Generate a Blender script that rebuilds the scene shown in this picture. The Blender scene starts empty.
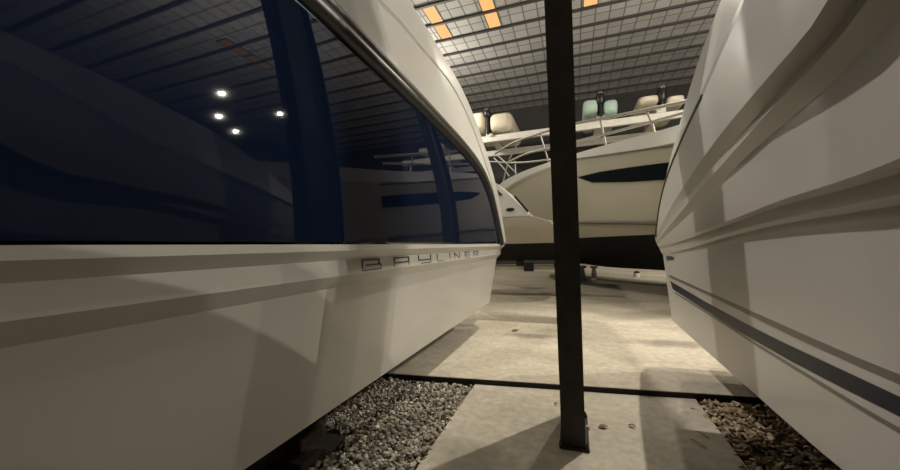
import bpy, bmesh, math, random
from mathutils import Vector, noise
random.seed(7)
S = bpy.context.scene
COL = S.collection
PI = math.pi

# ------------------------------------------------------------------ camera
FPX = 360.0
YAW, PITCH, ROLL, EYE = math.radians(19.1), math.radians(1.9), math.radians(1.4), 1.5
CF = Vector((-math.sin(YAW)*math.cos(PITCH), math.cos(YAW)*math.cos(PITCH), math.sin(PITCH)))
_R = Vector((math.cos(YAW), math.sin(YAW), 0)); _U = _R.cross(CF)
CU = _U*math.cos(ROLL) + _R*math.sin(ROLL)
CR = _R*math.cos(ROLL) - _U*math.sin(ROLL)
CP = Vector((0, 0, EYE))
def ray(x, y): return CF + CR*((x-450)/FPX) - CU*((y-235)/FPX)
def onX(x, y, X): d = ray(x, y); return CP + d*(X/d.x)
def onY(x, y, Y): d = ray(x, y); return CP + d*(Y/d.y)
def onZ(x, y, Z): d = ray(x, y); return CP + d*((Z-EYE)/d.z)
def onP(x, y, p0, n):
    d = ray(x, y); return CP + d*((p0-CP).dot(n)/d.dot(n))
from mathutils import Matrix
cam = bpy.data.cameras.new('camera'); cam.sensor_width = 36; cam.lens = FPX/900*36
cam.clip_start = 0.02; cam.clip_end = 200
co = bpy.data.objects.new('camera', cam); COL.objects.link(co)
m = Matrix((CR, CU, -CF)).transposed().to_4x4(); m.translation = CP
co.matrix_world = m
S.camera = co

# ------------------------------------------------------------------ materials
def mat(name, col, rough=.5, metal=0, coat=0, spec=.5, var=0, scale=3, bump=0, bscale=40, col2=None, emit=None, estr=0):
    M = bpy.data.materials.new(name); M.use_nodes = True
    nt = M.node_tree; b = nt.nodes['Principled BSDF']
    b.inputs['Base Color'].default_value = (*col, 1); b.inputs['Roughness'].default_value = rough
    b.inputs['Metallic'].default_value = metal; b.inputs['Coat Weight'].default_value = coat
    b.inputs['Coat Roughness'].default_value = .06
    b.inputs['Specular IOR Level'].default_value = spec
    if emit: b.inputs['Emission Color'].default_value = (*emit, 1); b.inputs['Emission Strength'].default_value = estr
    tc = nt.nodes.new('ShaderNodeTexCoord')
    if var or col2:
        n = nt.nodes.new('ShaderNodeTexNoise'); n.inputs['Scale'].default_value = scale; n.inputs['Detail'].default_value = 6
        nt.links.new(tc.outputs['Object'], n.inputs['Vector'])
        r = nt.nodes.new('ShaderNodeValToRGB'); r.color_ramp.elements[0].position = .3; r.color_ramp.elements[1].position = .7
        c2 = col2 or tuple(c*(1-var) for c in col)
        r.color_ramp.elements[0].color = (*c2, 1); r.color_ramp.elements[1].color = (*col, 1)
        nt.links.new(n.outputs['Fac'], r.inputs['Fac']); nt.links.new(r.outputs['Color'], b.inputs['Base Color'])
    if bump:
        n = nt.nodes.new('ShaderNodeTexNoise'); n.inputs['Scale'].default_value = bscale; n.inputs['Detail'].default_value = 5
        nt.links.new(tc.outputs['Object'], n.inputs['Vector'])
        bp = nt.nodes.new('ShaderNodeBump'); bp.inputs['Strength'].default_value = bump; bp.inputs['Distance'].default_value = .01
        nt.links.new(n.outputs['Fac'], bp.inputs['Height']); nt.links.new(bp.outputs['Normal'], b.inputs['Normal'])
    return M

def island_mat(name, cols, rough=.8):
    M = bpy.data.materials.new(name); M.use_nodes = True; nt = M.node_tree; b = nt.nodes['Principled BSDF']
    b.inputs['Roughness'].default_value = rough; b.inputs['Specular IOR Level'].default_value = .25
    g = nt.nodes.new('ShaderNodeNewGeometry'); r = nt.nodes.new('ShaderNodeValToRGB'); r.color_ramp.interpolation = 'LINEAR'
    e = r.color_ramp.elements; e[0].position = 0; e[0].color = (*cols[0], 1); e[1].position = 1; e[1].color = (*cols[-1], 1)
    for i, c in enumerate(cols[1:-1]):
        q = e.new((i+1)/(len(cols)-1)); q.color = (*c, 1)
    nt.links.new(g.outputs['Random Per Island'], r.inputs['Fac']); nt.links.new(r.outputs['Color'], b.inputs['Base Color'])
    return M

M = {}
M['gel'] = mat('white_gelcoat', (.60, .58, .525), .22, coat=.25, var=.07, scale=1.3)
M['gel_low'] = mat('white_hull_gelcoat', (.53, .51, .467), .28, coat=.15, var=.09, scale=.9)
M['gel_deck'] = mat('white_deck_gelcoat', (.62, .605, .56), .3, coat=.1, var=.05, scale=1.1)
M['navy'] = mat('navy_gelcoat', (.005, .0100, .027), .022, coat=0, spec=.22, var=.15, scale=.6)
M['rubber'] = mat('dark_rubber', (.018, .017, .015), .38, var=.3, scale=5)
M['rail_vinyl'] = mat('olive_vinyl_rail', (.085, .075, .055), .5, coat=.0, var=.2, scale=6)
M['anti'] = mat('black_antifouling', (.008, .008, .009), .7, var=.4, scale=4)
M['stripe_navy'] = mat('navy_tape', (.006, .010, .024), .4, spec=.3, var=.1)
M['stripe_grey'] = mat('grey_tape', (.16, .145, .125), .35, var=.1)
M['letter'] = mat('grey_letter_vinyl', (.075, .075, .085), .3, var=.1)
M['cream'] = mat('cream_gelcoat', (.54, .505, .40), .3, coat=.2, var=.06, scale=.8)
M['cream2'] = mat('beige_gelcoat', (.50, .45, .37), .35, coat=.1, var=.06, scale=.8)
M['white'] = mat('bright_white_gelcoat', (.74, .72, .67), .3, var=.04)
M['glass'] = mat('dark_tinted_glass', (.006, .009, .014), .06, coat=.5, var=.1)
M['blueglass'] = mat('blue_tinted_glass', (.03, .06, .11), .1, coat=.5, var=.1)
M['steel'] = mat('dull_stainless_steel', (.36, .34, .30), .45, metal=.4, var=.15)
M['rackpaint'] = mat('white_rack_paint', (.66, .64, .58), .45, var=.12, scale=4)
M['post'] = mat('dark_brown_painted_steel', (.05, .043, .035), .55, spec=.3, var=.35, scale=7, bump=.15)
M['bolt'] = mat('dull_bolt_steel', (.10, .095, .09), .4, metal=.8, var=.2)
M['purlin'] = mat('dark_purlin_steel', (.05, .048, .047), .6, var=.2)
M['wall'] = mat('dark_cladding', (.045, .043, .042), .7, var=.3, scale=1)
M['timber'] = mat('dirty_timber', (.07, .05, .035), .85, var=.4, scale=9, bump=.3)
M['edge'] = mat('dark_step_edge', (.022, .017, .013), .8, var=.4, scale=12, bump=.3)
M['soil'] = mat('dark_soil', (.05, .042, .033), .95, var=.4, scale=12, bump=.5)
M['tube_cream'] = mat('cream_inflatable_fabric', (.62, .56, .44), .55, var=.08)
M['tube_green'] = mat('pale_green_inflatable_fabric', (.40, .55, .47), .55, var=.1)
M['black'] = mat('black_plastic', (.012, .012, .013), .35, var=.2)
M['teal'] = mat('teal_paint', (.10, .20, .19), .5, var=.2)
M['leaf'] = mat('dry_reddish_leaf', (.42, .17, .11), .7, var=.4, scale=30)
M['leaf2'] = mat('dry_straw_leaf', (.80, .70, .50), .7, var=.3, scale=30)
M['panel'] = mat('warm_glowing_panel', (.04, .03, .02), .6, spec=.1, emit=(1, .52, .19), estr=.85, var=.02)
M['stone'] = island_mat('gravel_stones', [(.07,.06,.05), (.50,.45,.37), (.24,.21,.17), (.75,.70,.58), (.34,.30,.24), (.12,.10,.08), (.62,.56,.45)])
M['chip'] = island_mat('bark_and_leaf_chips', [(.07,.05,.036), (.45,.34,.21), (.18,.13,.09), (.75,.64,.43), (.28,.20,.14), (.60,.46,.28), (.12,.085,.06)])

# concrete: base grain + stains + cracks (wear with shapes of its own), painted shade spots
def concrete(name, col, col2, stains_and_shade=()):
    Mx = bpy.data.materials.new(name); Mx.use_nodes = True; nt = Mx.node_tree; L = nt.links
    b = nt.nodes['Principled BSDF']; b.inputs['Roughness'].default_value = .85; b.inputs['Specular IOR Level'].default_value = .25
    tc = nt.nodes.new('ShaderNodeTexCoord')
    n1 = nt.nodes.new('ShaderNodeTexNoise'); n1.inputs['Scale'].default_value = .55; n1.inputs['Detail'].default_value = 7; n1.inputs['Roughness'].default_value = .62
    n2 = nt.nodes.new('ShaderNodeTexNoise'); n2.inputs['Scale'].default_value = 14; n2.inputs['Detail'].default_value = 6
    mp = nt.nodes.new('ShaderNodeMapping'); mp.inputs['Scale'].default_value = (.6, 1.6, 1)
    L.new(tc.outputs['Object'], mp.inputs['Vector']); L.new(mp.outputs['Vector'], n1.inputs['Vector']); L.new(tc.outputs['Object'], n2.inputs['Vector'])
    r = nt.nodes.new('ShaderNodeValToRGB'); r.color_ramp.elements[0].position = .33; r.color_ramp.elements[1].position = .58
    r.color_ramp.elements[0].color = (*col2, 1); r.color_ramp.elements[1].color = (*col, 1)
    L.new(n1.outputs['Fac'], r.inputs['Fac'])
    mx = nt.nodes.new('ShaderNodeMix'); mx.data_type = 'RGBA'; mx.blend_type = 'MULTIPLY'; mx.inputs['Factor'].default_value = .55
    r2 = nt.nodes.new('ShaderNodeValToRGB'); r2.color_ramp.elements[0].position = .3; r2.color_ramp.elements[1].position = .7
    r2.color_ramp.elements[0].color = (.62, .6, .57, 1); r2.color_ramp.elements[1].color = (1.05, 1.05, 1.05, 1)
    L.new(n2.outputs['Fac'], r2.inputs['Fac']); L.new(r.outputs['Color'], mx.inputs['A']); L.new(r2.outputs['Color'], mx.inputs['B'])
    out = mx.outputs['Result']
    for (x, y, sx, sy, k) in stains_and_shade:      # dirt marks, plus painted shadows on the yard at the cabin boat
        m2 = nt.nodes.new('ShaderNodeMapping'); m2.inputs['Location'].default_value = (-x/sx, -y/sy, 0); m2.inputs['Scale'].default_value = (1/sx, 1/sy, 0)
        L.new(tc.outputs['Object'], m2.inputs['Vector'])
        nd = nt.nodes.new('ShaderNodeTexNoise'); nd.inputs['Scale'].default_value = 3.5; nd.inputs['Detail'].default_value = 5; L.new(tc.outputs['Object'], nd.inputs['Vector'])
        ln = nt.nodes.new('ShaderNodeVectorMath'); ln.operation = 'LENGTH'; L.new(m2.outputs['Vector'], ln.inputs[0])
        ad = nt.nodes.new('ShaderNodeMath'); ad.operation = 'ADD'; L.new(ln.outputs['Value'], ad.inputs[0]); L.new(nd.outputs['Fac'], ad.inputs[1])
        mr = nt.nodes.new('ShaderNodeMapRange'); mr.inputs['From Min'].default_value = .85; mr.inputs['From Max'].default_value = 1.5
        mr.inputs['To Min'].default_value = k; mr.inputs['To Max'].default_value = 0
        L.new(ad.outputs['Value'], mr.inputs['Value'])
        m3 = nt.nodes.new('ShaderNodeMix'); m3.data_type = 'RGBA'; m3.inputs['B'].default_value = (.13, .115, .09, 1)
        L.new(mr.outputs['Result'], m3.inputs['Factor']); L.new(out, m3.inputs['A']); out = m3.outputs['Result']
    L.new(out, b.inputs['Base Color'])
    bp = nt.nodes.new('ShaderNodeBump'); bp.inputs['Strength'].default_value = .25; bp.inputs['Distance'].default_value = .01
    L.new(n2.outputs['Fac'], bp.inputs['Height']); L.new(bp.outputs['Normal'], b.inputs['Normal'])
    return Mx
M['yard'] = concrete('yard_concrete', (.68, .62, .50), (.53, .475, .37), [(-.75, 5.9, .55, .22, .55), (1.25, 5.9, .8, .25, .6), (-1.4, 12.3, .7, .5, .6), (-.9, 11.1, .3, .25, .6)])  # last two spots paint in shadows by the cabin boat's stern
M['pad'] = concrete('pad_concrete', (.74, .68, .565), (.58, .525, .43), [(-.75, 2.5, .35, .3, .35), (.75, 1.7, .4, .3, .3)])

# sheeted roof: grey sheets with dark seams
def roof_mat():
    Mx = bpy.data.materials.new('roof_sheeting'); Mx.use_nodes = True; nt = Mx.node_tree; L = nt.links
    b = nt.nodes['Principled BSDF']; b.inputs['Roughness'].default_value = .6
    tc = nt.nodes.new('ShaderNodeTexCoord'); br = nt.nodes.new('ShaderNodeTexBrick'); br.offset = 0; br.squash = 1
    br.inputs['Color1'].default_value = (.36, .355, .345, 1); br.inputs['Color2'].default_value = (.30, .295, .288, 1); br.inputs['Mortar'].default_value = (.11, .108, .105, 1)
    br.inputs['Scale'].default_value = 1; br.inputs['Mortar Size'].default_value = .035; br.inputs['Brick Width'].default_value = .62; br.inputs['Row Height'].default_value = .68
    br.inputs['Mortar Smooth'].default_value = .3
    mp = nt.nodes.new('ShaderNodeMapping'); mp.inputs['Location'].default_value = (0.0, -.53, 0)
    L.new(tc.outputs['Object'], mp.inputs['Vector']); L.new(mp.outputs['Vector'], br.inputs['Vector']); L.new(br.outputs['Color'], b.inputs['Base Color'])
    return Mx
M['roof'] = roof_mat()

# ------------------------------------------------------------------ helpers
def link(name, bm, material, parent=None, smooth=None):
    me = bpy.data.meshes.new(name)
    bmesh.ops.recalc_face_normals(bm, faces=bm.faces)
    bm.to_mesh(me); bm.free(); me.materials.append(material)
    if smooth is not None:
        for p in me.polygons: p.use_smooth = True
        me.set_sharp_from_angle(angle=math.radians(smooth))
    o = bpy.data.objects.new(name, me); COL.objects.link(o)
    if parent is not None:
        o.parent = parent
        o.matrix_parent_inverse = parent_world(parent).inverted()
    return o
def parent_world(p):
    mw = p.matrix_basis.copy()
    q = p
    while q.parent is not None:
        mw = q.parent.matrix_basis @ q.matrix_parent_inverse @ mw if False else (q.parent.matrix_basis @ (q.matrix_parent_inverse @ mw))
        q = q.parent
    return mw
def tag(o, label=None, cat=None, group=None, kind=None):
    if label: o['label'] = label
    if cat: o['category'] = cat
    if group: o['group'] = group
    if kind: o['kind'] = kind
    return o
def thing(name, label, cat, loc=(0, 0, 0), group=None):
    o = bpy.data.objects.new(name, None); COL.objects.link(o); o.location = loc; o.empty_display_size = .2
    return tag(o, label, cat, group)
def copy_tree(o, shift, parent=None):
    c = o.copy(); COL.objects.link(c)
    if parent is None: c.location = Vector(o.location) + Vector(shift)
    else: c.parent = parent
    for ch in list(o.children): copy_tree(ch, shift, c)
    return c

def grid(bm, rows):
    vs = [[bm.verts.new(p) for p in r] for r in rows]
    for i in range(len(vs)-1):
        for j in range(len(vs[i])-1):
            q = [vs[i][j], vs[i][j+1], vs[i+1][j+1], vs[i+1][j]]
            try: bm.faces.new(q)
            except ValueError: pass
    return vs
def loft(name, rows, material, parent, smooth=28, merge=1e-4):
    bm = bmesh.new(); grid(bm, rows)
    bmesh.ops.remove_doubles(bm, verts=bm.verts, dist=merge)
    return link(name, bm, material, parent, smooth)
def box(bm, x0, x1, y0, y1, z0, z1, bev=0, rot=None, piv=None):
    r = bmesh.ops.create_cube(bm, size=1)
    for v in r['verts']:
        v.co = Vector(((x0+x1)/2 + v.co.x*(x1-x0), (y0+y1)/2 + v.co.y*(y1-y0), (z0+z1)/2 + v.co.z*(z1-z0)))
    if bev:
        es = list({e for v in r['verts'] for e in v.link_edges})
        bmesh.ops.bevel(bm, geom=es, offset=bev, segments=2, affect='EDGES', profile=.5)
    return r
def obox(bm, c, ax, ay, az, sx, sy, sz, bev=0):
    """box centred at c along unit axes ax, ay, az"""
    t = bmesh.new(); box(t, -sx/2, sx/2, -sy/2, sy/2, -sz/2, sz/2, bev)
    mm = Matrix((ax, ay, az)).transposed().to_4x4(); mm.translation = c
    t.transform(mm); me = bpy.data.meshes.new('t'); t.to_mesh(me); t.free(); bm.from_mesh(me); bpy.data.meshes.remove(me)
def tube(bm, pts, rad, seg=10, caps=True):
    pts = [Vector(p) for p in pts]; rings = []
    rs = rad if isinstance(rad, (list, tuple)) else [rad]*len(pts)
    for i, p in enumerate(pts):
        t = (pts[min(i+1, len(pts)-1)] - pts[max(i-1, 0)]).normalized()
        a = Vector((0, 0, 1)) if abs(t.z) < .9 else Vector((1, 0, 0))
        u = t.cross(a).normalized(); w = t.cross(u).normalized()
        rings.append([bm.verts.new(p + (u*math.cos(2*PI*k/seg) + w*math.sin(2*PI*k/seg))*rs[i]) for k in range(seg)])
    for i in range(len(rings)-1):
        for k in range(seg):
            bm.faces.new([rings[i][k], rings[i][(k+1) % seg], rings[i+1][(k+1) % seg], rings[i+1][k]])
    if caps: bm.faces.new(rings[0]); bm.faces.new(rings[-1][::-1])
def resample(pts, n):
    pts = [Vector(p) for p in pts]; d = [0]
    for a, b in zip(pts, pts[1:]): d.append(d[-1] + (b-a).length)
    out = []; j = 0
    for i in range(n):
        s = d[-1]*i/(n-1)
        while j < len(pts)-2 and d[j+1] < s: j += 1
        q = (s-d[j])/max(d[j+1]-d[j], 1e-9); out.append(pts[j].lerp(pts[j+1], min(max(q, 0), 1)))
    return out
def smoothline(pts, it=2):
    pts = [Vector(p) for p in pts]
    for _ in range(it):                      # Chaikin with fixed ends
        o = [pts[0]]
        for a, b in zip(pts, pts[1:]): o += [a.lerp(b, .25), a.lerp(b, .75)]
        o.append(pts[-1]); pts = o
    return pts

# ------------------------------------------------------------------ setting
def struct(name, bm, material, parent=None): return tag(link(name, bm, material, parent), kind='structure')
JL, JR = onZ(400, 374, .05), onZ(757, 397, .05)          # front edge of the raised yard slab
slope = (JR.y-JL.y)/(JR.x-JL.x); jy = lambda x: JL.y + (x-JL.x)*slope
bm = bmesh.new()
p = [(-17, jy(-17)), (19, jy(19)), (19, 28), (-17, 28)]
lo = [bm.verts.new((*q, -.3)) for q in p]; hi = [bm.verts.new((*q, .05)) for q in p]
bm.faces.new(hi); bm.faces.new(lo[::-1])
for i in range(4): bm.faces.new([lo[i], lo[(i+1) % 4], hi[(i+1) % 4], hi[i]])
struct('floor', bm, M['yard'])
# dark strip along the face of the step
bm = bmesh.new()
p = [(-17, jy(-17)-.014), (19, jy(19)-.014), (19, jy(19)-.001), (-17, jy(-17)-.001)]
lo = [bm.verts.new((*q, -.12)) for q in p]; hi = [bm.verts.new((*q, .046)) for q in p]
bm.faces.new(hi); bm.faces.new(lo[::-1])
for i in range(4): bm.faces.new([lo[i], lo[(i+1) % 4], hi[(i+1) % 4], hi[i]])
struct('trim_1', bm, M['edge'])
# walkway pad between the gravel beds
bm = bmesh.new()
p = [(-1.0, -8.5), (.93, -8.5), (1.03, jy(1.03)-.02), (-1.08, jy(-1.08)-.02)]
lo = [bm.verts.new((*q, -.2)) for q in p]; hi = [bm.verts.new((*q, 0)) for q in p]
bm.faces.new(hi); bm.faces.new(lo[::-1])
for i in range(4): bm.faces.new([lo[i], lo[(i+1) % 4], hi[(i+1) % 4], hi[i]])
struct('floor.001', bm, M['pad'])
bm = bmesh.new(); v = [bm.verts.new(q) for q in ((-17, -9, -.035), (19, -9, -.035), (19, jy(19)-.02, -.035), (-17, jy(-17)-.02, -.035))]; bm.faces.new(v)
struct('floor.002', bm, M['soil'])
HC = 12.0
bm = bmesh.new(); box(bm, -17, 19, -9, 28, HC, HC+.2); ceil = struct('ceiling', bm, M['roof'])
PUR = [16.85 + 1.36*k for k in range(-18, 9)]
for y in PUR:
    bm = bmesh.new(); box(bm, -16.9, 18.9, y-.045, y+.045, HC-.09, HC-.002)
    box(bm, -16.9, 18.9, y-.045, y+.08, HC-.1, HC-.088); link('purlin', bm, M['purlin'], ceil)
for nm, a in (('wall_back', (-17, 19, 27.6, 28)), ('wall_front', (-17, 19, -9.4, -9)), ('wall_left', (-17.4, -17, -9, 28)), ('wall_right', (19, 19.4, -9, 28))):
    bm = bmesh.new(); box(bm, *a, -.3, HC); struct(nm, bm, M['wall'])

# glowing panels in the roof
def roof_light(x, label, dy=0.0):
    t = thing('roof_light', label, 'ceiling light', (x, 15.3+dy, HC-.02), 'glowing panels in the roof')
    bm = bmesh.new()
    for y0, y1 in ((14.17+dy, 15.45+dy), (15.54+dy, 16.78+dy)):
        for (a, b, c, d) in ((-.31, .31, y0, y0+.03), (-.31, .31, y1-.03, y1), (-.31, -.28, y0, y1), (.28, .31, y0, y1)):
            box(bm, x+a, x+b, c, d, HC-.05, HC-.004)
    link('frame', bm, M['purlin'], t)
    for y0, y1 in ((14.19+dy, 15.43+dy), (15.56+dy, 16.76+dy)):
        bm = bmesh.new(); box(bm, x-.278, x+.278, y0, y1, HC-.03, HC-.008); link('pane', bm, M['panel'], t)
roof_light(-6.85, 'leftmost warm glowing roof panel, mostly hidden by the blue yacht')
roof_light(-5.7, 'longest warm glowing roof panel, just right of the blue yacht')
roof_light(-3.25, 'warm glowing roof panel left of the steel column')
roof_light(1.0, 'warm glowing roof panel right of the steel column, cut by the frame')
roof_light(9.9, 'warm glowing roof panel seen only as a reflection high in the navy topside', -3.3)

# ------------------------------------------------------------------ steel column
def column(bx, by, z0_, label):
    t = thing('steel_column', label, 'column', (bx, by, z0_))
    def taper_box(bm, x0, x1, y0, y1, z0, z1, k):
        r = bmesh.ops.create_cube(bm, size=1)
        for v in r['verts']:
            s = 1 if v.co.z < 0 else k
            v.co = Vector((bx + ((x0+x1)/2 + v.co.x*(x1-x0))*s, by + ((y0+y1)/2 + v.co.y*(y1-y0)), z0 if v.co.z < 0 else z1))
    KT = 1.75
    bm = bmesh.new(); taper_box(bm, -.083, .083, -.10, -.085, .02+z0_, HC-.01, KT); link('front_flange', bm, M['post'], t)
    bm = bmesh.new(); taper_box(bm, -.083, .083, .435, .45, .02+z0_, HC-.01, KT); link('rear_flange', bm, M['post'], t)
    bm = bmesh.new(); taper_box(bm, -.006, .006, -.085, .435, .02+z0_, HC-.01, 1); link('web', bm, M['post'], t)
    bm = bmesh.new(); box(bm, bx-.1, bx+.11, by-.125, by+.46, z0_, z0_+.02, .004); link('base_plate', bm, M['post'], t)
    for sx in (-.088, .094):
        for sy in (-.108, .40):
            bm = bmesh.new(); bmesh.ops.create_cone(bm, segments=6, radius1=.016, radius2=.016, depth=.02, cap_ends=True, matrix=Matrix.Translation((bx+sx, by+sy, z0_+.031)))
            bmesh.ops.create_cone(bm, segments=10, radius1=.008, radius2=.007, depth=.035, cap_ends=True, matrix=Matrix.Translation((bx+sx, by+sy, z0_+.045)))
            link('anchor_bolt', bm, M['bolt'], t)
column(-.06, 2.92, 0, 'dark brown steel column standing on the pad between the two yachts')
column(-.12, 6.95, .05, 'second steel column hidden right behind the near one, mirrored in the navy topside')

# ------------------------------------------------------------------ hulls
N = 90
def bowtaper(P, xc, y0=-.6, L=5.2):
    P = Vector(P)
    if P.y < y0:
        q = min((y0-P.y)/L, 1); P.x = xc + (P.x-xc)*math.sqrt(max(1-q*q, 0)); P.z += .25*q*q*max(0, min(1, (P.z-.2)))
    return P
def full(near, xc, rnd=.12):
    """path bow -> stern along the near side, across the transom, back along the far side"""
    E = near[-1]; s = 1 if xc > E.x else -1
    c = [E + Vector((s*.03, rnd*.45, 0)), E + Vector((s*.1, rnd*.8, 0)), E + Vector((s*.3, rnd, 0))]
    n = list(near) + c
    mir = [Vector((2*xc-p.x, p.y, p.z)) for p in reversed(n)]
    return n + mir
def mirror(row, xc): return [Vector((2*xc-p.x, p.y, p.z)) for p in row]

# ---- left yacht: navy topsides over a white hull
XC = -3.1
yl = thing('motor_yacht', 'big motor yacht with glossy navy blue topsides over a white lower hull', 'boat', (XC, 1, 0))
def line(kn): return resample([bowtaper(p, XC) for p in resample(kn, 160)], N)
def lev(x, z, yend): return line([(x, -5.8, z), (x, yend, z)])
A_end = 6.85
lines = [lev(-1.46, .508, 6.25), lev(-1.372, 1.272, 6.55), lev(-1.315, 1.345, 6.66), lev(-1.325, 1.437, 6.74), lev(-1.268, 1.493, 6.8), lev(-1.272, 1.53, A_end)]
lower = loft('lower_hull', [full(r, XC) for r in lines], M['gel_low'], yl, 20)
keel = line([(XC+.001, -5.6, .5), (XC+.001, -3, .22), (XC+.001, 5.6, .22)])
chine = full(lines[0], XC)
kp = keel + [keel[-1] + Vector((0, .1, 0))]*3; kp = kp + [Vector((2*XC-p.x, p.y, p.z)) for p in reversed(kp)]
loft('hull_bottom', [chine, kp], M['anti'], yl, 30)
# rail path: level along the sheer, then sweeping down round the quarter
XR = -1.36
rail_px = [(320, 0), (362, 43), (405, 86), (440, 122), (463, 146), (478, 165), (487, 183), (493, 203), (497, 222), (501, 243)]
rx = [XR]*5 + [-1.355, -1.345, -1.325, -1.30, -1.275]
rp = [onX(x, y, X) for (x, y), X in zip(rail_px, rx)]
zr = rp[0].z
rail_near = [Vector((XR, -5.8, zr)), Vector((XR, .8, zr))] + smoothline(rp, 2)
rail = line(rail_near)
Aline = line([(-1.272, -5.8, 1.53), tuple(rail[-1])])
mid1 = [a.lerp(b, .33) + Vector((.025*(1-max(0, (a.y-5))/2), 0, 0)) for a, b in zip(Aline, rail)]
mid2 = [a.lerp(b, .68) + Vector((.025*(1-max(0, (a.y-5))/2), 0, 0)) for a, b in zip(Aline, rail)]
bm = bmesh.new()
rows = [Aline, mid1, mid2, rail]
rr = []
for k in range(len(rows[0])):                      # smooth vertical curve
    c = [r[k] for r in rows]; cc = []
    for q in range(10):
        u = q/9; b0, b1, b2, b3 = (1-u)**3, 3*u*(1-u)**2, 3*u*u*(1-u), u**3
        cc.append(c[0]*b0 + c[1]*b1 + c[2]*b2 + c[3]*b3)
    rr.append(cc)
grid(bm, rr); grid(bm, [mirror(c, XC) for c in rr])
bmesh.ops.remove_doubles(bm, verts=bm.verts, dist=1e-4)
tag(link('topside', bm, M['navy'], yl, 60), 'glossy navy blue topside')
def offs(path, d):                                   # shift a path square to itself in the Y-Z plane
    o = []
    for i, p in enumerate(path):
        tg = path[min(i+1, len(path)-1)] - path[max(i-1, 0)]; n = Vector((0, -tg.z, tg.y)).normalized(); o.append(p + n*d)
    return o
bm = bmesh.new(); tube(bm, [p + Vector((.012, 0, 0)) for p in offs(rail, .022)], .04, 14); tube(bm, [p + Vector((-.012, 0, 0)) for p in mirror(rail, XC)], .042, 14)
rub = link('rub_rail', bm, M['rail_vinyl'], yl, 60)
up = [Vector((p.x+.005, p.y, p.z)) for p in rail]
bm = bmesh.new(); tube(bm, offs(up, .066), .013, 8); link('seam', bm, M['rubber'], rub, 60)
bm = bmesh.new(); tube(bm, [p + Vector((-.003, 0, 0)) for p in offs(up, -.06)], .062, 12); link('lower_bead', bm, M['rubber'], rub, 60)
# deck / coaming
seam_px = [(376, 0), (400, 23), (415, 42), (432, 61), (451, 84), (466, 112), (477, 140), (484, 160), (492, 185), (498, 215), (502, 243)]
seam_x = [-1.5, -1.5, -1.5, -1.5, -1.5, -1.49, -1.46, -1.42, -1.38, -1.32, -1.285]
sp = [onX(x, y, X) for (x, y), X in zip(seam_px, seam_x)]
seam = line([(-1.5, -5.8, sp[0].z+.1), (-1.5, 1.5, sp[0].z+.06)] + smoothline(sp, 2))
top_px = [(409, 0), (432, 36), (460, 85), (476, 124), (484, 150), (490, 168), (497, 195), (501, 220), (504.5, 243)]
top_x = [-1.78, -1.75, -1.68, -1.6, -1.53, -1.47, -1.40, -1.34, -1.29]
tp = [onX(x, y, X) for (x, y), X in zip(top_px, top_x)]
top = line([(-1.78, -5.8, 3.4), (-1.78, -3.5, 3.6), (-1.78, -1.2, tp[0].z+.12), (-1.78, 2.2, tp[0].z+.12)] + smoothline(tp, 2))
dk = offs(rail, .06)
g1 = [a.lerp(b, .985) for a, b in zip(dk, seam)]
groove = [p + Vector((-.045, 0, .0)) for p in seam]
g2 = [a.lerp(b, .06) + Vector((.012, 0, 0)) for a, b in zip(seam, top)]
bulge = [a.lerp(b, .55) + Vector((.05, 0, .02)) for a, b in zip(seam, top)]
deck = loft('deck', [full(r, XC, .05) for r in (dk, g1, groove, g2, bulge, top)], M['gel_deck'], yl, 24)
cap = [top, [p.lerp(Vector((XC, p.y, p.z+.1)), .5) + Vector((0, 0, .05)) for p in top], [Vector((XC, p.y, p.z+.12)) for p in top]]
loft('coach_roof', cap + [mirror(r, XC) for r in cap[:2]][::-1], M['gel_deck'], yl, 30)
# raised lettering on the white strip between the mouldings
def letter(strokes, y0, y1, z0, z1, parent):
    bm = bmesh.new(); xs = -1.319
    for (a, b) in strokes:
        A = Vector((xs, y0+(y1-y0)*a[0], z0+(z1-z0)*a[1])); B = Vector((xs, y0+(y1-y0)*b[0], z0+(z1-z0)*b[1]))
        d = (B-A); l = d.length; d.normalize(); n = Vector((1, 0, 0)); s = d.cross(n)
        obox(bm, (A+B)/2, d, s, n, l+.011, .0115 if abs(d.z) > .7 else .0105, .006)
    link('letter', bm, M['letter'], parent)
GL = {'B': [((0,0),(0,1)),((0,1),(.9,1)),((.9,1),(.9,.5)),((0.2,.5),(1,.5)),((1,.5),(1,0)),((1,0),(0,0))],
      'A': [((0,0),(0,1)),((0,1),(1,1)),((1,1),(1,0)),((0,.45),(1,.45))],
      'Y': [((0,1),(0,.45)),((0,.45),(1,.45)),((1,1),(1,0)),((1,0),(.15,0))],
      'L': [((0,1),(0,0)),((0,0),(1,0))],
      'I': [((.5,0),(.5,1))],
      'N': [((0,0),(0,1)),((0,1),(1,0)),((1,0),(1,1))],
      'E': [((0,0),(0,1)),((0,1),(1,1)),((0,.5),(.9,.5)),((0,0),(1,0))],
      'R': [((0,0),(0,1)),((0,1),(1,1)),((1,1),(1,.5)),((1,.5),(0,.5)),((.35,.5),(1,0))]}
lx = {'B': (362.5, 381), 'A': (394.5, 409), 'Y': (419, 431), 'L': (437.5, 443.5), 'I': (449.5, 451), 'N': (455, 460), 'E': (465.5, 470), 'R': (474, 478.5)}
for ch in 'BAYLINER':
    a, b = lx[ch]; ya, yb = onX(a, 262, -1.317).y, onX(b, 260, -1.317).y
    letter(GL[ch], ya, yb, 1.358, 1.426, lower)

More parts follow.
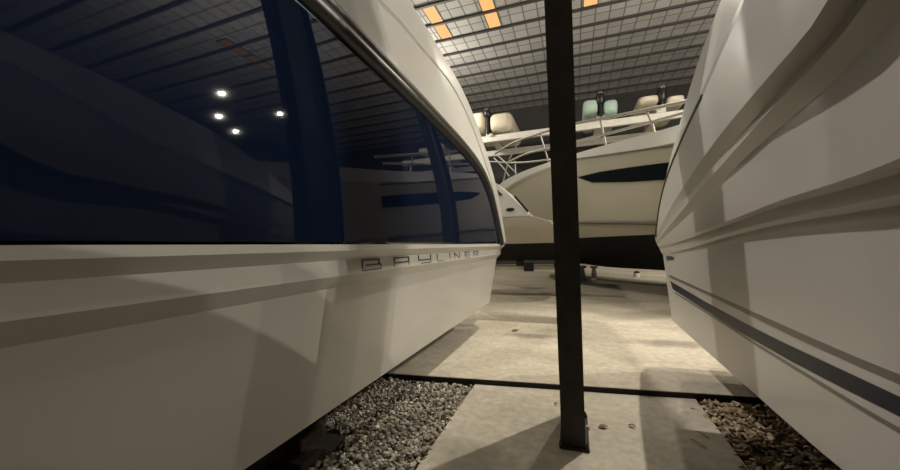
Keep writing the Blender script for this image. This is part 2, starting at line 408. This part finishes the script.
# ---- right yacht: white with a navy stripe
XD = 2.8
yr = thing('motor_yacht', 'white motor yacht with a thin navy stripe and stepped grey mouldings along its hull', 'boat', (XD, 1, 0))
def liner(px, X, tail):
    """pixel list from the stern forward, on the surface x = X (value or list), then real points toward the bow"""
    Xs = X if isinstance(X, (list, tuple)) else [X]*len(px)
    pts = [onX(a, b, q) for (a, b), q in zip(px, Xs)] + [Vector(q) for q in tail]
    return resample([bowtaper(p, XD) for p in resample(smoothline(pts, 2), 200)], N)[::-1]      # bow -> stern
def lin(x0, x1, n): return [x0+(x1-x0)*i/(n-1) for i in range(n)]
r_chine = liner([(672, 320), (700, 345.5), (745, 385), (840, 470)], 1.02, [(1.02, .8, .58), (1.02, -5.8, .6)])
r_2lo = liner([(663, 255), (688.5, 249), (716.6, 240), (780, 223.5), (900, 206)], [.985, .985, .985, .985, .99], [(.99, .6, 1.64), (.99, -5.8, 1.68)])
r_2up = liner([(661, 252), (688.5, 246.5), (716.6, 236.5), (780, 218.5), (900, 196)], [.96, .955, .95, .945, .935], [(.935, .6, 1.70), (.935, -5.8, 1.74)])
r_1lo = liner([(659.5, 248.5), (688, 239), (714, 229.5), (750, 217), (780, 206), (900, 176)], [.955, .95, .945, .945, .94, .935], [(.935, .6, 1.78), (.935, -5.8, 1.88)])
r_1up = liner([(658.5, 246.5), (688, 236), (714, 226), (750, 212.6), (780, 199.8), (900, 163)], [.935, .92, .90, .89, .88, .87], [(.87, .6, 1.86), (.87, -5.8, 1.94)])
r_blo = liner([(657, 244), (679, 224), (700, 205), (728, 175.5), (750, 152.5), (768, 138), (900, 25)], [.935, .92, .90, .89, .885, .88, .87], [(.87, .9, 2.33), (.87, -1, 2.5), (.87, -5.8, 2.6)])
r_bm1 = liner([(656, 242), (678, 215), (697, 193), (720, 167), (793, 84), (850, 32)], [.92, .88, .86, .84, .815, .81], [(.81, .9, 2.40), (.81, -1, 2.59), (.81, -5.8, 2.72)])
r_bm2 = liner([(655.6, 240.5), (676, 211), (694, 189), (717, 162), (790, 77), (844, 26)], [.925, .885, .865, .848, .825, .82], [(.82, .9, 2.425), (.82, -1, 2.61), (.82, -5.8, 2.74)])
r_bup = liner([(655, 239), (671, 206), (691, 175.5), (717, 138), (768, 77), (837, 0)], [.915, .87, .83, .79, .745, .73], [(.73, .9, 2.55), (.73, -1, 2.75), (.73, -5.8, 2.9)])
r_seam = liner([(655.3, 236), (660, 200), (668, 172), (685.5, 130), (708, 84), (722, 50), (745, 0)], [.90, .86, .83, .80, .78, .76, .74], [(.74, 1.2, 2.95), (.74, -1, 3.15), (.74, -5.8, 3.35)])
r_top = liner([(655, 237), (658, 215), (666, 175), (677, 133), (696, 66), (717, 10), (721, 0)], [.905, .90, .88, .88, .89, .9, .9], [(.9, 1.6, 3.2), (.9, -1, 3.45), (.9, -5.8, 3.6)])
rl = loft('lower_hull', [full(r, XD) for r in (r_chine, r_2lo, r_2up, r_1lo, r_1up, r_blo)], M['gel_low'], yr, 20)
tag(loft('knuckle_moulding', [full(r, XD, .1) for r in (r_blo, r_bm1, r_bm2, r_bup)], M['gel_low'], yr, 20), 'deep shaded knuckle moulding sweeping down to the stern')
sm_in = [p + Vector((.03, 0, 0)) for p in r_seam]
loft('bulwark', [full(r, XD, .08) for r in (r_bup, [a.lerp(b, .985) for a, b in zip(r_bup, r_seam)], sm_in, [a.lerp(b, .12) for a, b in zip(r_seam, r_top)], r_top)], M['gel_deck'], yr, 22)
bm = bmesh.new(); tube(bm, [p + Vector((.005, 0, 0)) for p in r_seam if p.y > 2.55], .014, 8); link('seam', bm, M['rubber'], yr, 60)
cap = [r_top, [p.lerp(Vector((XD, p.y, p.z+.1)), .5) + Vector((0, 0, .05)) for p in r_top], [Vector((XD, p.y, p.z+.12)) for p in r_top]]
loft('deck', cap + [mirror(r, XD) for r in cap[:2]][::-1], M['gel_deck'], yr, 30)
ks = [Vector((XD+.001, -5.6, .5))] + [Vector((XD+.001, y, .22)) for y in (-3, 4.4)]
ks = resample(ks, N); kp = ks + [ks[-1] + Vector((0, .1, 0))]*3; kp = kp + [Vector((2*XD-p.x, p.y, p.z)) for p in reversed(kp)]
loft('hull_bottom', [full(r_chine, XD), kp], M['anti'], yr, 30)
# tapes: laid 2 mm proud of the side panel between chine and lower moulding
def side_pt(P):
    """nearest x on the side panel at this y, z"""
    def at(row):
        for a, b in zip(row, row[1:]):
            if (a.y-P.y)*(b.y-P.y) <= 0 and a.y != b.y:
                q = (P.y-a.y)/(b.y-a.y); return a.lerp(b, q)
        return row[-1]
    a, b = at(r_chine), at(r_2lo); q = (P.z-a.z)/max(b.z-a.z, 1e-6)
    return a.x + (b.x-a.x)*q
def tape(name, upx, lox, material, tail_up, tail_lo, label=None):
    c = lambda x, y: (660+x/2.767, 250+y/2.767)
    rows = []
    for px, tl in ((upx, tail_up), (lox, tail_lo)):
        pts = [onX(*c(*q), 1.003) for q in px]
        pts = pts + [Vector((1.0, 0.5, tl)), Vector((1.0, -.5, tl))]
        pts = resample(pts, 70)
        rows.append([Vector((side_pt(p)-.0035, p.y, p.z)) for p in pts])
    inner = [[p + Vector((.003, 0, 0)) for p in r] for r in rows]
    o = loft(name, [inner[0], rows[0], rows[1], inner[1]], material, rl, 30)
    if label: o['label'] = label
tape('stripe', [(30, 86), (120, 140), (215, 193), (340, 256), (500, 331), (664, 408)], [(36, 108), (120, 163), (215, 224), (360, 307), (500, 380), (664, 462)], M['stripe_navy'], .985, .90, 'navy blue hull stripe')
tape('pinstripe', [(27, 68), (130, 114), (240, 163), (400, 234), (520, 287), (664, 346)], [(28, 76), (130, 122), (240, 176), (400, 254), (520, 308), (664, 371)], M['stripe_grey'], 1.06, 1.03, 'grey pinstripe above the navy one')
tape('pinstripe', [(42, 116), (150, 185), (260, 255), (400, 340), (520, 413), (580, 449)], [(42, 120), (150, 190), (260, 262), (400, 349), (520, 424), (580, 461)], M['stripe_grey'], .87, .85, 'grey pinstripe below the navy one')
# small grey maker's mark near the stern
for (a, b, y0, y1) in ((667.0, 669.6, 256.0, 260.40000000000003), (670.2, 672.0, 256.0, 260.20000000000005), (672.4, 674.0, 256.6, 260.20000000000005)):
    bm = bmesh.new(); q = [onX(a, y0, .99), onX(b, y0, .99), onX(b, y1, .99), onX(a, y1, .99)]
    q = [Vector((side_pt(p), p.y, p.z)) for p in q]
    th = .0045
    fr = [bm.verts.new(p + Vector((-th, 0, 0))) for p in q]; bk = [bm.verts.new(p + Vector((.002, 0, 0))) for p in q]
    bm.faces.new(fr); bm.faces.new(bk[::-1])
    for i in range(4): bm.faces.new([fr[i], fr[(i+1) % 4], bk[(i+1) % 4], bk[i]])
    link('mark', bm, M['letter'], rl)

# ---- timber blocks that carry the two hulls
def blocks(x, y, ztop, label, n=2, rot=0, w=.9):
    t = thing('keel_block', label, 'timber blocks', (x, y, -.035), 'timber blocks under the yachts')
    z = -.035; h = (ztop+.035)/n
    for k in range(n):
        bm = bmesh.new()
        if k % 2 == 0: box(bm, x-w/2, x+w/2, y-.13, y+.13, z, z+h-.002, .008)
        else: box(bm, x-.14, x+.14, y-.4, y+.4, z, z+h-.002, .008)
        link('timber', bm, M['timber'], t); z += h
blocks(XC, 4.4, .222, 'timber blocks under the keel at the stern of the navy yacht')
blocks(XC, -1.5, .222, 'timber blocks under the keel toward the bow of the navy yacht')
blocks(XD, 3.6, .222, 'timber blocks under the keel at the stern of the white yacht')
blocks(XD, -1.5, .222, 'timber blocks under the keel toward the bow of the white yacht')
# side prop under the navy yacht's chine
gp = onZ(319, 462, -.035)
BX = gp.x
blocks(BX-.35, gp.y-.05, .2, 'dark stack of timber blocks under the near chine of the navy yacht', 3, 0, .7)

# ------------------------------------------------------------------ far cream yacht (angled, bow to the left)
P0, P1 = Vector((-3.3, 16.4, 0)), Vector((3.0, 9.0, 0))
dl = (P1-P0).normalized(); nf = Vector((-dl.y, dl.x, 0));
if nf.y < 0: nf = -nf                                   # toward the far side of that yacht
F = lambda x, y, d=0.0: onP(x, y, P0 + nf*d, nf)
yf = thing('motor_yacht', 'large cream motor yacht with a long dark window, far behind the steel column', 'boat', (1, 13, .05))
HB = 2.0
def fline(px, out, zbow=None):
    """px from bow to stern; starts at the stem on the centreline, ends past the frame"""
    pts = [F(x, y, out) for x, y in px]
    d0 = pts[0] - pts[1]; d0.z *= .6
    stem = pts[0] + d0.normalized()*2.6 + nf*(HB-out); mid = pts[0] + d0.normalized()*1.5 + nf*(HB-out)*.42
    if zbow is not None: stem.z = zbow; mid.z = (pts[0].z+zbow)/2
    last = pts[-1] + (pts[-1]-pts[-2]).normalized()*4.2; last.z = pts[-1].z
    return resample(smoothline([stem, mid] + pts + [last], 2), 60)
f_ch = fline([(530, 242), (551, 240.5), (576, 238), (653, 234.5)], .35)
f_wl = fline([(520, 221.5), (540, 222), (580, 224), (651, 225)], .12)
f_wl2 = fline([(520, 219.5), (540, 219.5), (580, 221.5), (651, 222)], .1)
f_gl = fline([(500, 194), (520, 180.5), (549, 169), (573, 161), (624, 154), (675, 147)], 0)
f_gl2 = fline([(500, 192), (520, 178.5), (549, 167), (573, 159), (624, 151.5), (675, 144)], -.06)
f_sh = fline([(498, 184), (519, 172.5), (549, 162), (572, 154.5), (624, 139.6), (675, 127)], -.03)
def ffull(r):
    mir = [p + nf*2*((P0 + nf*HB - p).dot(nf)) for p in r]
    return r + mir[::-1]
def fclose(rows, *a): return loft(a[0], [ffull(r) for r in rows], a[1], a[2], 25)
fclose([f_ch, f_wl, f_wl2, f_gl], 'hull', M['cream'], yf)
fclose([f_gl, f_gl2, f_sh], 'gunwale', M['white'], yf)
kl = [p + nf*((P0+nf*HB-p).dot(nf)) for p in f_ch]; n_ = len(kl)
for i, p in enumerate(kl):
    u = i/(n_-1); p.z = .62 + .9*max(0, (1-u*2.1))**2 if u < .48 else .62
fclose([kl, f_ch], 'hull_bottom', M['anti'], yf)
# lower forefoot: black keel band seen under the chine
dkr = [p + nf*((P0+nf*HB-p).dot(nf)) + Vector((0, 0, .12)) for p in f_sh]
loft('deck', [f_sh, dkr, [p + nf*2*((P0+nf*HB-p).dot(nf)) for p in f_sh]], M['white'], yf, 30)
bm = bmesh.new()
wu = [F(578, 177, -.03), F(600, 171.8, -.03), F(630, 167.3, -.03), F(662, 163.2, -.03), F(700, 159, -.03)]
wl = [F(579, 178, -.03), F(592, 182.5, -.03), F(630, 182, -.03), F(662, 180, -.03), F(700, 177, -.03)]
grid(bm, [[p+nf*.35 for p in wu], wu, wl, [p+nf*.35 for p in wl]]); tag(link('window', bm, M['glass'], yf, 40), 'long dark tinted hull window')
bm = bmesh.new(); tube(bm, [p - nf*.0 for p in [F(538, 220.7, .06), F(580, 222.5, .06), F(651, 223.3, .06), F(700, 224, .06)]], .045, 8); tag(link('waterline_stripe', bm, M['stripe_grey'], yf, 60), 'thin brown waterline stripe')
bm = bmesh.new(); tube(bm, [F(572, 159.8, -.06), F(624, 152.6, -.06), F(675, 145.2, -.06), F(700, 141.5, -.06)], .025, 8); link('rub_rail', bm, M['stripe_grey'], yf, 60)
def ftube(name, px, r, lab=None, out=.15):
    bm = bmesh.new(); tube(bm, smoothline([F(x, y, out) for x, y in px], 2), r, 8); link(name, bm, M['steel'], yf, 60)
ftube('handrail', [(495, 154), (507, 146), (520, 139.5), (549, 130.5), (572, 124), (624, 114.5), (676, 103.5), (700, 98)], .045)
ftube('handrail', [(509, 162), (525, 153.5), (549, 148.3), (572, 142.3), (610, 133), (650, 122.5), (690, 111)], .04)
ftube('handrail', [(487, 161.5), (517, 163.3), (550, 159.5)], .035)
for px in ([(496, 154), (505, 162), (515, 172)], [(494, 158), (502, 166), (509, 176)], [(515, 161), (515.5, 174)], [(540, 133.5), (549, 163)], [(600, 118.8), (604, 136), (606, 146)], [(646, 109.8), (652, 123), (655, 134)], [(520, 139.5), (508, 161), (503, 182)]):
    ftube('stanchion', px, .032)

# supports and things under the far yacht
def fblock(px, py, w, h, material, label, name, cat):
    p = onZ(px, py, .05); t = thing(name, label, cat, p)
    bm = bmesh.new(); box(bm, p.x-w/2, p.x+w/2, p.y, p.y+w, .05, .05+h*.15, .01); link('foot', bm, material, t)
    bm = bmesh.new(); tube(bm, [(p.x, p.y+w/2, .05+h*.15), (p.x, p.y+w/2, .05+h*.85)], [w*.4, w*.25], 10); link('post', bm, material, t, 60)
    bm = bmesh.new(); box(bm, p.x-w*.45, p.x+w*.45, p.y+w*.05, p.y+w*.95, .05+h*.85, .05+h, .01); link('pad', bm, material, t)
fblock(582.5, 281, .35, .58, M['teal'], 'dull teal boat stand on the floor under the cream yacht, nearest the column', 'boat_stand', 'boat stand')
fblock(594.5, 280, .3, .54, M['white'], 'white boat stand on the floor under the cream yacht, beside the teal one', 'boat_stand', 'boat stand')
kc = P0 + dl*5.2 + nf*HB
for k, (s, lb) in enumerate(((2.2, 'timber block under the keel of the cream yacht toward its bow'), (7.6, 'timber block under the keel of the cream yacht toward its stern'))):
    c = P0 + dl*s + nf*HB; t = thing('keel_block', lb, 'timber blocks', (c.x, c.y, .05))
    hh = .335 if s < 4 else .285
    for q in range(2):
        bm = bmesh.new(); box(bm, c.x-.27, c.x+.27, c.y-.3, c.y+.3, .05+hh*q, .05+hh*(q+1)-.003, .01); link('timber', bm, M['timber'], t)
# small white canister on the floor
p = onZ(637, 277, .05); t = thing('paint_can', 'small dark and white can standing on the lit floor below the cream yacht', 'can', p)
bm = bmesh.new(); tube(bm, [(p.x, p.y, .05), (p.x, p.y, .22)], .12, 14); link('body', bm, M['white'], t, 40)
bm = bmesh.new(); tube(bm, [(p.x, p.y, .22), (p.x, p.y, .27), (p.x, p.y, .30)], [.12, .11, .05], 14); link('lid', bm, M['black'], t, 40)

# ------------------------------------------------------------------ small cabin boat behind the navy yacht, stern to the right
YB = 10.0
Bp = lambda x, y, d=0.0: onY(x, y, YB+d)
yb = thing('cabin_boat', 'beige cabin boat with a white wedge-shaped coaming on a cradle beyond the navy yacht stern', 'boat', (-3, YB+1, .05))
zb = lambda y: Bp(520, y).z
def bbox_side(name, pts, material, depth=2.2, parent=yb, smooth=None, d0=0.0):
    """outline in the side plane, given real depth across the beam"""
    bm = bmesh.new(); a = [bm.verts.new(p + Vector((0, d0, 0))) for p in pts]; b = [bm.verts.new(p + Vector((0, d0+depth, 0))) for p in pts]
    bm.faces.new(a); bm.faces.new(b[::-1]); n = len(pts)
    for i in range(n): bm.faces.new([a[i], a[(i+1) % n], b[(i+1) % n], b[i]])
    bmesh.ops.bevel(bm, geom=[e for e in bm.edges], offset=.03, segments=2, affect='EDGES')
    return link(name, bm, material, parent, 40)
e_top, e_bot = Bp(541, 219), Bp(552, 243)
xl = -6.5
hb_rows = []
for k, (zz, xe, ins) in enumerate(((zb(217), Bp(533, 217).x, 0), (zb(222), Bp(549, 222).x, .0), (zb(230), Bp(556, 230).x, .03), (zb(243.5), Bp(558, 243.5).x, .18))):
    near = [Vector((x, YB+ins+1.1*max(0, (-4.6-x)/1.9)**2*.95, zz+.25*max(0, (-4.6-x)/1.9)**2)) for x in lin(xl, xe, 24)]
    c = [near[-1] + Vector((.05, .06, 0)), near[-1] + Vector((.07, .2, 0))]
    nn = near + c; hb_rows.append(nn + [Vector((p.x, 2*(YB+1.1)-p.y, p.z)) for p in nn[::-1]])
loft('hull', hb_rows, M['cream2'], yb, 30)
kr = []
for p in hb_rows[3]: kr.append(Vector((p.x, YB+1.1 + (p.y-YB-1.1)*.12, zb(262))))
loft('hull_bottom', [hb_rows[3], kr, [Vector((p.x, YB+1.1, p.z)) for p in kr]], M['anti'], yb, 30)
co_pts = [Vector((-5.2, YB, zb(217))), Vector((-5.0, YB, zb(176))), Bp(494, 182), Bp(499, 184.5), Bp(512, 197.5), Bp(530, 215.5), Bp(529, 217)]
coam = bbox_side('coaming', co_pts, M['white'], 2.1, d0=.03)
gp_ = [Vector((-4.9, YB, zb(200))), Vector((-4.8, YB, zb(181))), Bp(494, 186), Bp(503.5, 195.8), Bp(494, 193.5)]
tag(bbox_side('window', gp_, M['blueglass'], .08, d0=-.012), 'blue tinted side window')
bm = bmesh.new(); c = Bp(510, 209.5)
bmesh.ops.create_uvsphere(bm, u_segments=20, v_segments=10, radius=1, matrix=Matrix.Translation(c + Vector((0, .03, 0))) @ Matrix.Diagonal((.125, .035, .055, 1)))
tag(link('air_vent', bm, M['black'], yb, 60), 'dark oval vent')
bm = bmesh.new(); tube(bm, [Bp(514.5, 196) + Vector((0, .05, 0)), Bp(521, 203.5) + Vector((0, .05, 0)), Bp(528, 211.5) + Vector((0, .05, 0))], .035, 8); link('shadow_gap', bm, M['black'], yb, 60)  # dark tube standing in for the shadowed gap beside the coaming
# cradle carrying it
cr = thing('boat_cradle', 'pale steel cradle with a dark block under the beige cabin boat', 'boat cradle', (-3, YB+1, .05))
zt = zb(262)
for yy in (YB+.75, YB+1.45):
    bm = bmesh.new(); box(bm, -5.2, -.42, yy-.06, yy+.06, zt-.26, zt-.16, .01); link('beam', bm, M['rackpaint'], cr)
for xx in (-4.9, -3.2, -.52):
    bm = bmesh.new(); box(bm, xx-.06, xx+.06, YB+.4, YB+1.8, zt-.16, zt-.06, .01); link('cross_member', bm, M['purlin'], cr)
    for yy in (YB+.75, YB+1.45):
        bm = bmesh.new(); box(bm, xx-.05, xx+.05, yy-.05, yy+.05, .05, zt-.26, .005); link('leg', bm, M['purlin'], cr)
    bm = bmesh.new(); box(bm, min(xx, -1.6)-.1, min(xx, -1.6)+.1, YB+.95, YB+1.25, zt-.16, zt+.0, .005); link('bunk', bm, M['timber'], cr)
c = Bp(529, 274, .6)
bm = bmesh.new(); box(bm, c.x-.14, c.x+.14, YB+.55, YB+.68, zt-.30, zt-.05, .02); link('block', bm, M['black'], cr)

# ------------------------------------------------------------------ storage rack with tenders, far back
YR = 20.0
Rk = lambda x, y: onY(x, y, YR)
rk = thing('storage_rack', 'long white rack beam carrying inflatable boats behind the cream yacht', 'rack', (0, YR, .05))
bL, bR = Rk(482, 140.5), Rk(660, 117); s = (bR.z-bL.z)/(bR.x-bL.x)
zc = (bL.z+bR.z)/2
zrk = lambda x: bL.z + (x-bL.x)*s
bm = bmesh.new(); obox(bm, Vector(((bL.x+bR.x)/2, YR, zc)), Vector((1, 0, s)).normalized(), Vector((0, 1, 0)), Vector((-s, 0, 1)).normalized(), 14, .25, .36, .03); link('beam', bm, M['rackpaint'], rk)
bm = bmesh.new(); obox(bm, Vector(((bL.x+bR.x)/2, YR+3.2, zc)), Vector((1, 0, s)).normalized(), Vector((0, 1, 0)), Vector((-s, 0, 1)).normalized(), 14, .25, .36, .03); link('beam', bm, M['rackpaint'], rk)
xm = (bL.x+bR.x)/2
for x in (xm-6.8, xm+6.8):
    for y in (YR, YR+3.2):
        bm = bmesh.new(); box(bm, x-.15, x+.15, y-.15, y+.15, .05, zrk(x)-.17); link('upright', bm, M['purlin'], rk)
def tender(l, r, mx, y_top, y_bot, mtop, material, label):
    """stern of an inflatable: two tubes, a transom between and an outboard motor"""
    a0, a1 = Rk(l[0], y_bot), Rk(l[1], y_top); b0, b1 = Rk(r[0], y_bot), Rk(r[1], y_top)
    cx = Rk(mx, y_bot).x; zbm = zrk(cx)+.2; z0 = min(a0.z, b0.z)
    t = thing('inflatable_boat', label, 'inflatable boat', (cx, YR, zbm), 'inflatable boats on the rack')
    for (p, q) in ((a0, a1), (b0, b1)):
        w = q.x-p.x; h = max(q.z-p.z, .4); c = Vector(((p.x+q.x)/2, YR-.5, (p.z+q.z)/2))
        bm = bmesh.new(); n = 14; rows = []
        for k, (yy, sc) in enumerate(((-.05, .55), (.05, .82), (.22, .97), (.5, 1), (3.6, 1), (4.0, .8), (4.2, .4))):
            rows.append([c + Vector((math.copysign(abs(math.cos(2*PI*i/n))**.5, math.cos(2*PI*i/n))*w/2*sc, yy, math.copysign(abs(math.sin(2*PI*i/n))**.5, math.sin(2*PI*i/n))*h/2*sc)) for i in range(n+1)])
        grid(bm, rows); bmesh.ops.remove_doubles(bm, verts=bm.verts, dist=1e-4)
        bmesh.ops.holes_fill(bm, edges=[e for e in bm.edges if e.is_boundary]); link('tube', bm, material, t, 50)
    zt_ = (a1.z+b1.z)/2
    bm = bmesh.new(); box(bm, a1.x-.05, b0.x+.05, YR-.1, YR+.0, z0+.05, zt_-.15, .02); link('transom', bm, M['black'], t)
    bm = bmesh.new(); box(bm, a1.x-.1, b0.x+.1, YR+.0, YR+3.4, zbm-.01, z0+.18, .04); link('hull', bm, M['rackpaint'], t)
    zm = Rk(mx, mtop).z
    mo = thing('outboard_motor', None, None); mo.parent = t; mo.location = (0, 0, 0)
    COL.objects.unlink(mo); bpy.data.objects.remove(mo)
    bm = bmesh.new(); rows = []
    for k, (u, w) in enumerate(((0, .14), (.1, .2), (.6, .22), (.9, .17), (1, .08))):
        rows.append([Vector((cx+math.cos(2*PI*i/12)*w, YR-.3+math.sin(2*PI*i/12)*w*1.3, zt_-.25 + (zm-zt_+.25)*u)) for i in range(13)])
    grid(bm, rows); bmesh.ops.remove_doubles(bm, verts=bm.verts, dist=1e-4); bmesh.ops.holes_fill(bm, edges=[e for e in bm.edges if e.is_boundary])
    cow = link('outboard_motor', bm, M['black'], t, 50)
    bm = bmesh.new(); box(bm, cx-.07, cx+.07, YR-.4, YR-.2, z0-.1, zt_-.2, .02); link('motor_leg', bm, M['black'], cow)
    bm = bmesh.new(); box(bm, cx-.1, cx+.1, YR-.53, YR-.45, zm-.16, zm-.04, .02); link('badge_plate', bm, M['stripe_grey'], cow)
tender((472, 487), (491, 513), 489, 113, 134, 111, M['tube_cream'], 'cream inflatable boat on the rack, left of the steel column')
tender((583, 597.5), (602.5, 617), 600.5, 101, 116.5, 94.5, M['tube_green'], 'pale green inflatable boat on the rack, just right of the column')
tender((637, 658), (664, 683), 661, 98, 107, 89, M['tube_cream'], 'cream inflatable boat on the rack, beside the white yacht')

# ------------------------------------------------------------------ gravel beds
ICO = bmesh.new(); bmesh.ops.create_icosphere(ICO, subdivisions=1, radius=1)
IV = [v.co.copy() for v in ICO.verts]; IF = [[v.index for v in f.verts] for f in ICO.faces]; ICO.free()
def bed(name, region, n, material, label, size, flat, elong, layers):
    V = []; Fc = []
    rnd = random.Random(len(name)+n)
    k = 0
    while k < n:
        x, y, ok = region(rnd)
        if not ok: continue
        k += 1
        s = rnd.uniform(*size); e = rnd.uniform(*elong); fl = rnd.uniform(*flat)
        q = Matrix.Rotation(rnd.uniform(0, 2*PI), 3, 'Z') @ Matrix.Rotation(rnd.gauss(0, .5), 3, 'X') @ Matrix.Rotation(rnd.gauss(0, .45), 3, 'Y')
        z = -.035 + rnd.uniform(.0, layers); b0 = len(V)
        hump = .012*noise.noise(Vector((x*3, y*3, 0)))
        jit = [rnd.uniform(.72, 1.2) for _ in IV]
        for v, j in zip(IV, jit):
            V.append(q @ Vector((v.x*s*e*j, v.y*s*j, v.z*s*fl*j)) + Vector((x, y, z+hump)))
        Fc += [[b0+i for i in f] for f in IF]
    me = bpy.data.meshes.new(name); me.from_pydata(V, [], Fc); me.materials.append(material); me.update()
    o = bpy.data.objects.new(name, me); COL.objects.link(o); return tag(o, label, 'gravel', kind='stuff')
def regL(r):
    y = r.uniform(1.1, 3.95); x = r.uniform(-3.0, -.98)
    xe = -1.0 - .08*(y+8.5)/12.4 + r.gauss(0, .012)
    return x, y, y < jy(x)-.035 and x < xe and (x > -2.3 or r.random() < .35) and not (BX-.75 < x < BX+.04 and abs(y-gp.y+.05) < .45) and not (x < -2.6)
def regR(r):
    y = r.uniform(1.0, 4.3); x = r.uniform(.92, 2.6)
    xe = .93 + .1*(y+8.5)/12.4 + r.gauss(0, .03)
    return x, y, y < jy(x)-.035 and x > xe and (x < 1.9 or r.random() < .35) and not (x > 2.3 and 3.1 < y < 4.1)
bed('gravel', regL, 7500, M['stone'], 'grey-tan crushed stone gravel beside the navy yacht', (.010, .024), (.5, .85), (1, 1.6), .035)
bed('gravel', regR, 5200, M['chip'], 'brown gravel mixed with bark chips beside the white yacht', (.011, .024), (.25, .6), (1.1, 2.3), .04)

# litter on the pad and at the foot of the column
def flake(px, py, l, w, a, material, label, name='dry_leaf', cat='leaf', z=0.0):
    c = onZ(px, py, z); bm = bmesh.new(); n = 8; rows = []
    for i in range(n+1):
        u = i/n; ww = w*math.sin(PI*min(max(u, .03), .97))**.8; zz = .008 + .01*math.sin(PI*u) + .006*u
        rows.append([Vector(((u-.5)*l, sgn*ww/2, zz + abs(sgn)*.006 + dz)) for sgn, dz in ((-1, 0), (0, 0), (1, 0))])
    top_ = rows; bot = [[p - Vector((0, 0, .003)) for p in r] for r in rows]
    grid(bm, top_); grid(bm, bot)
    bm.transform(Matrix.Translation((c.x, c.y, z-.004)) @ Matrix.Rotation(a, 4, 'Z'))
    tag(link(name, bm, material, None, 60), label, cat)
flake(603, 428, .075, .045, .3, M['leaf'], 'reddish dry leaf on the pad just right of the column base')
flake(632, 427, .055, .03, -.5, M['leaf'], 'small dark red leaf on the pad, farther right of the column')
flake(588, 429, .085, .03, 1.2, M['leaf2'], 'pale straw leaf against the right foot of the column')
flake(512, 386, .1, .035, .1, M['leaf2'], 'pale crumpled leaf by the slab edge left of the column')
flake(703, 436, .09, .02, 2.2, M['leaf2'], 'straw sliver on the pad, nearer the white yacht gravel')
flake(699, 445, .12, .018, 2.3, M['leaf2'], 'long straw sliver, lowest of the two beside the right gravel')
flake(556, 405, .035, .025, .6, M['leaf'], 'tiny dark leaf on the pad left of the column')
flake(515, 331, .14, .08, .8, M['leaf'], 'brown leaf on the raised slab left of the column', z=.05)

# ------------------------------------------------------------------ light: unseen shed lamps, several added only to brighten a surface
def lamp(loc, w, rad, col=(1, .925, .79)):
    l = bpy.data.lights.new('unseen_lamp', 'POINT'); l.energy = w; l.shadow_soft_size = rad; l.color = col
    o = bpy.data.objects.new('unseen_lamp', l); COL.objects.link(o); o.location = loc
def downlight(loc, w, rad, col=(1, .925, .79), cone=140, aim=None, blend=.35):
    l = bpy.data.lights.new('unseen_spot', 'SPOT'); l.energy = w; l.shadow_soft_size = rad; l.color = col
    l.spot_size = math.radians(cone); l.spot_blend = blend
    o = bpy.data.objects.new('unseen_spot', l); COL.objects.link(o); o.location = loc
    if aim: o.rotation_euler = (Vector(aim) - Vector(loc)).to_track_quat('-Z', 'Y').to_euler()
downlight((-5.6, 3.4, 11.2), 1950, .12, cone=66, aim=(1, 2.3, 1.2), blend=.6, col=(1, .915, .85))
downlight((2.4, 6.7, 10.6), 1700, .06, cone=40, aim=(.1, 4.7, 0), blend=.5)  # narrow spot added to light the pad; throws the column's shadow
downlight((2.0, 13.2, 10.4), 950, .12)
lamp((8.4, 9.2, 8.1), 1500, .03)
lamp((9.6, 10.6, 7.2), 650, .03)  # added beside the floodlight to soften its shadow on the navy yacht
lamp((7.4, 10.8, 7.7), 550, .03)  # another added lamp, spreading the same shadow edge
lamp((6.0, 7.0, 5.8), 550, .03)  # added to brighten the navy yacht's lower hull toward the stern
lamp((-4.5, 8.6, 6.5), 290, .12)  # low lamp added to light the cream yacht's side
lamp((-7, 17.5, 9.0), 800, .2)  # far lamp added to brighten the rack and its boats
W = bpy.data.worlds.new('night'); S.world = W; W.use_nodes = True
W.node_tree.nodes['Background'].inputs[0].default_value = (.01, .012, .02, 1)
S.view_settings.view_transform = 'Standard'; S.view_settings.look = 'None'; S.view_settings.gamma = 1
S.view_settings.exposure = 0.25
try: S.view_settings.use_curve_mapping = False
except Exception: pass
S.cycles.use_denoising = True
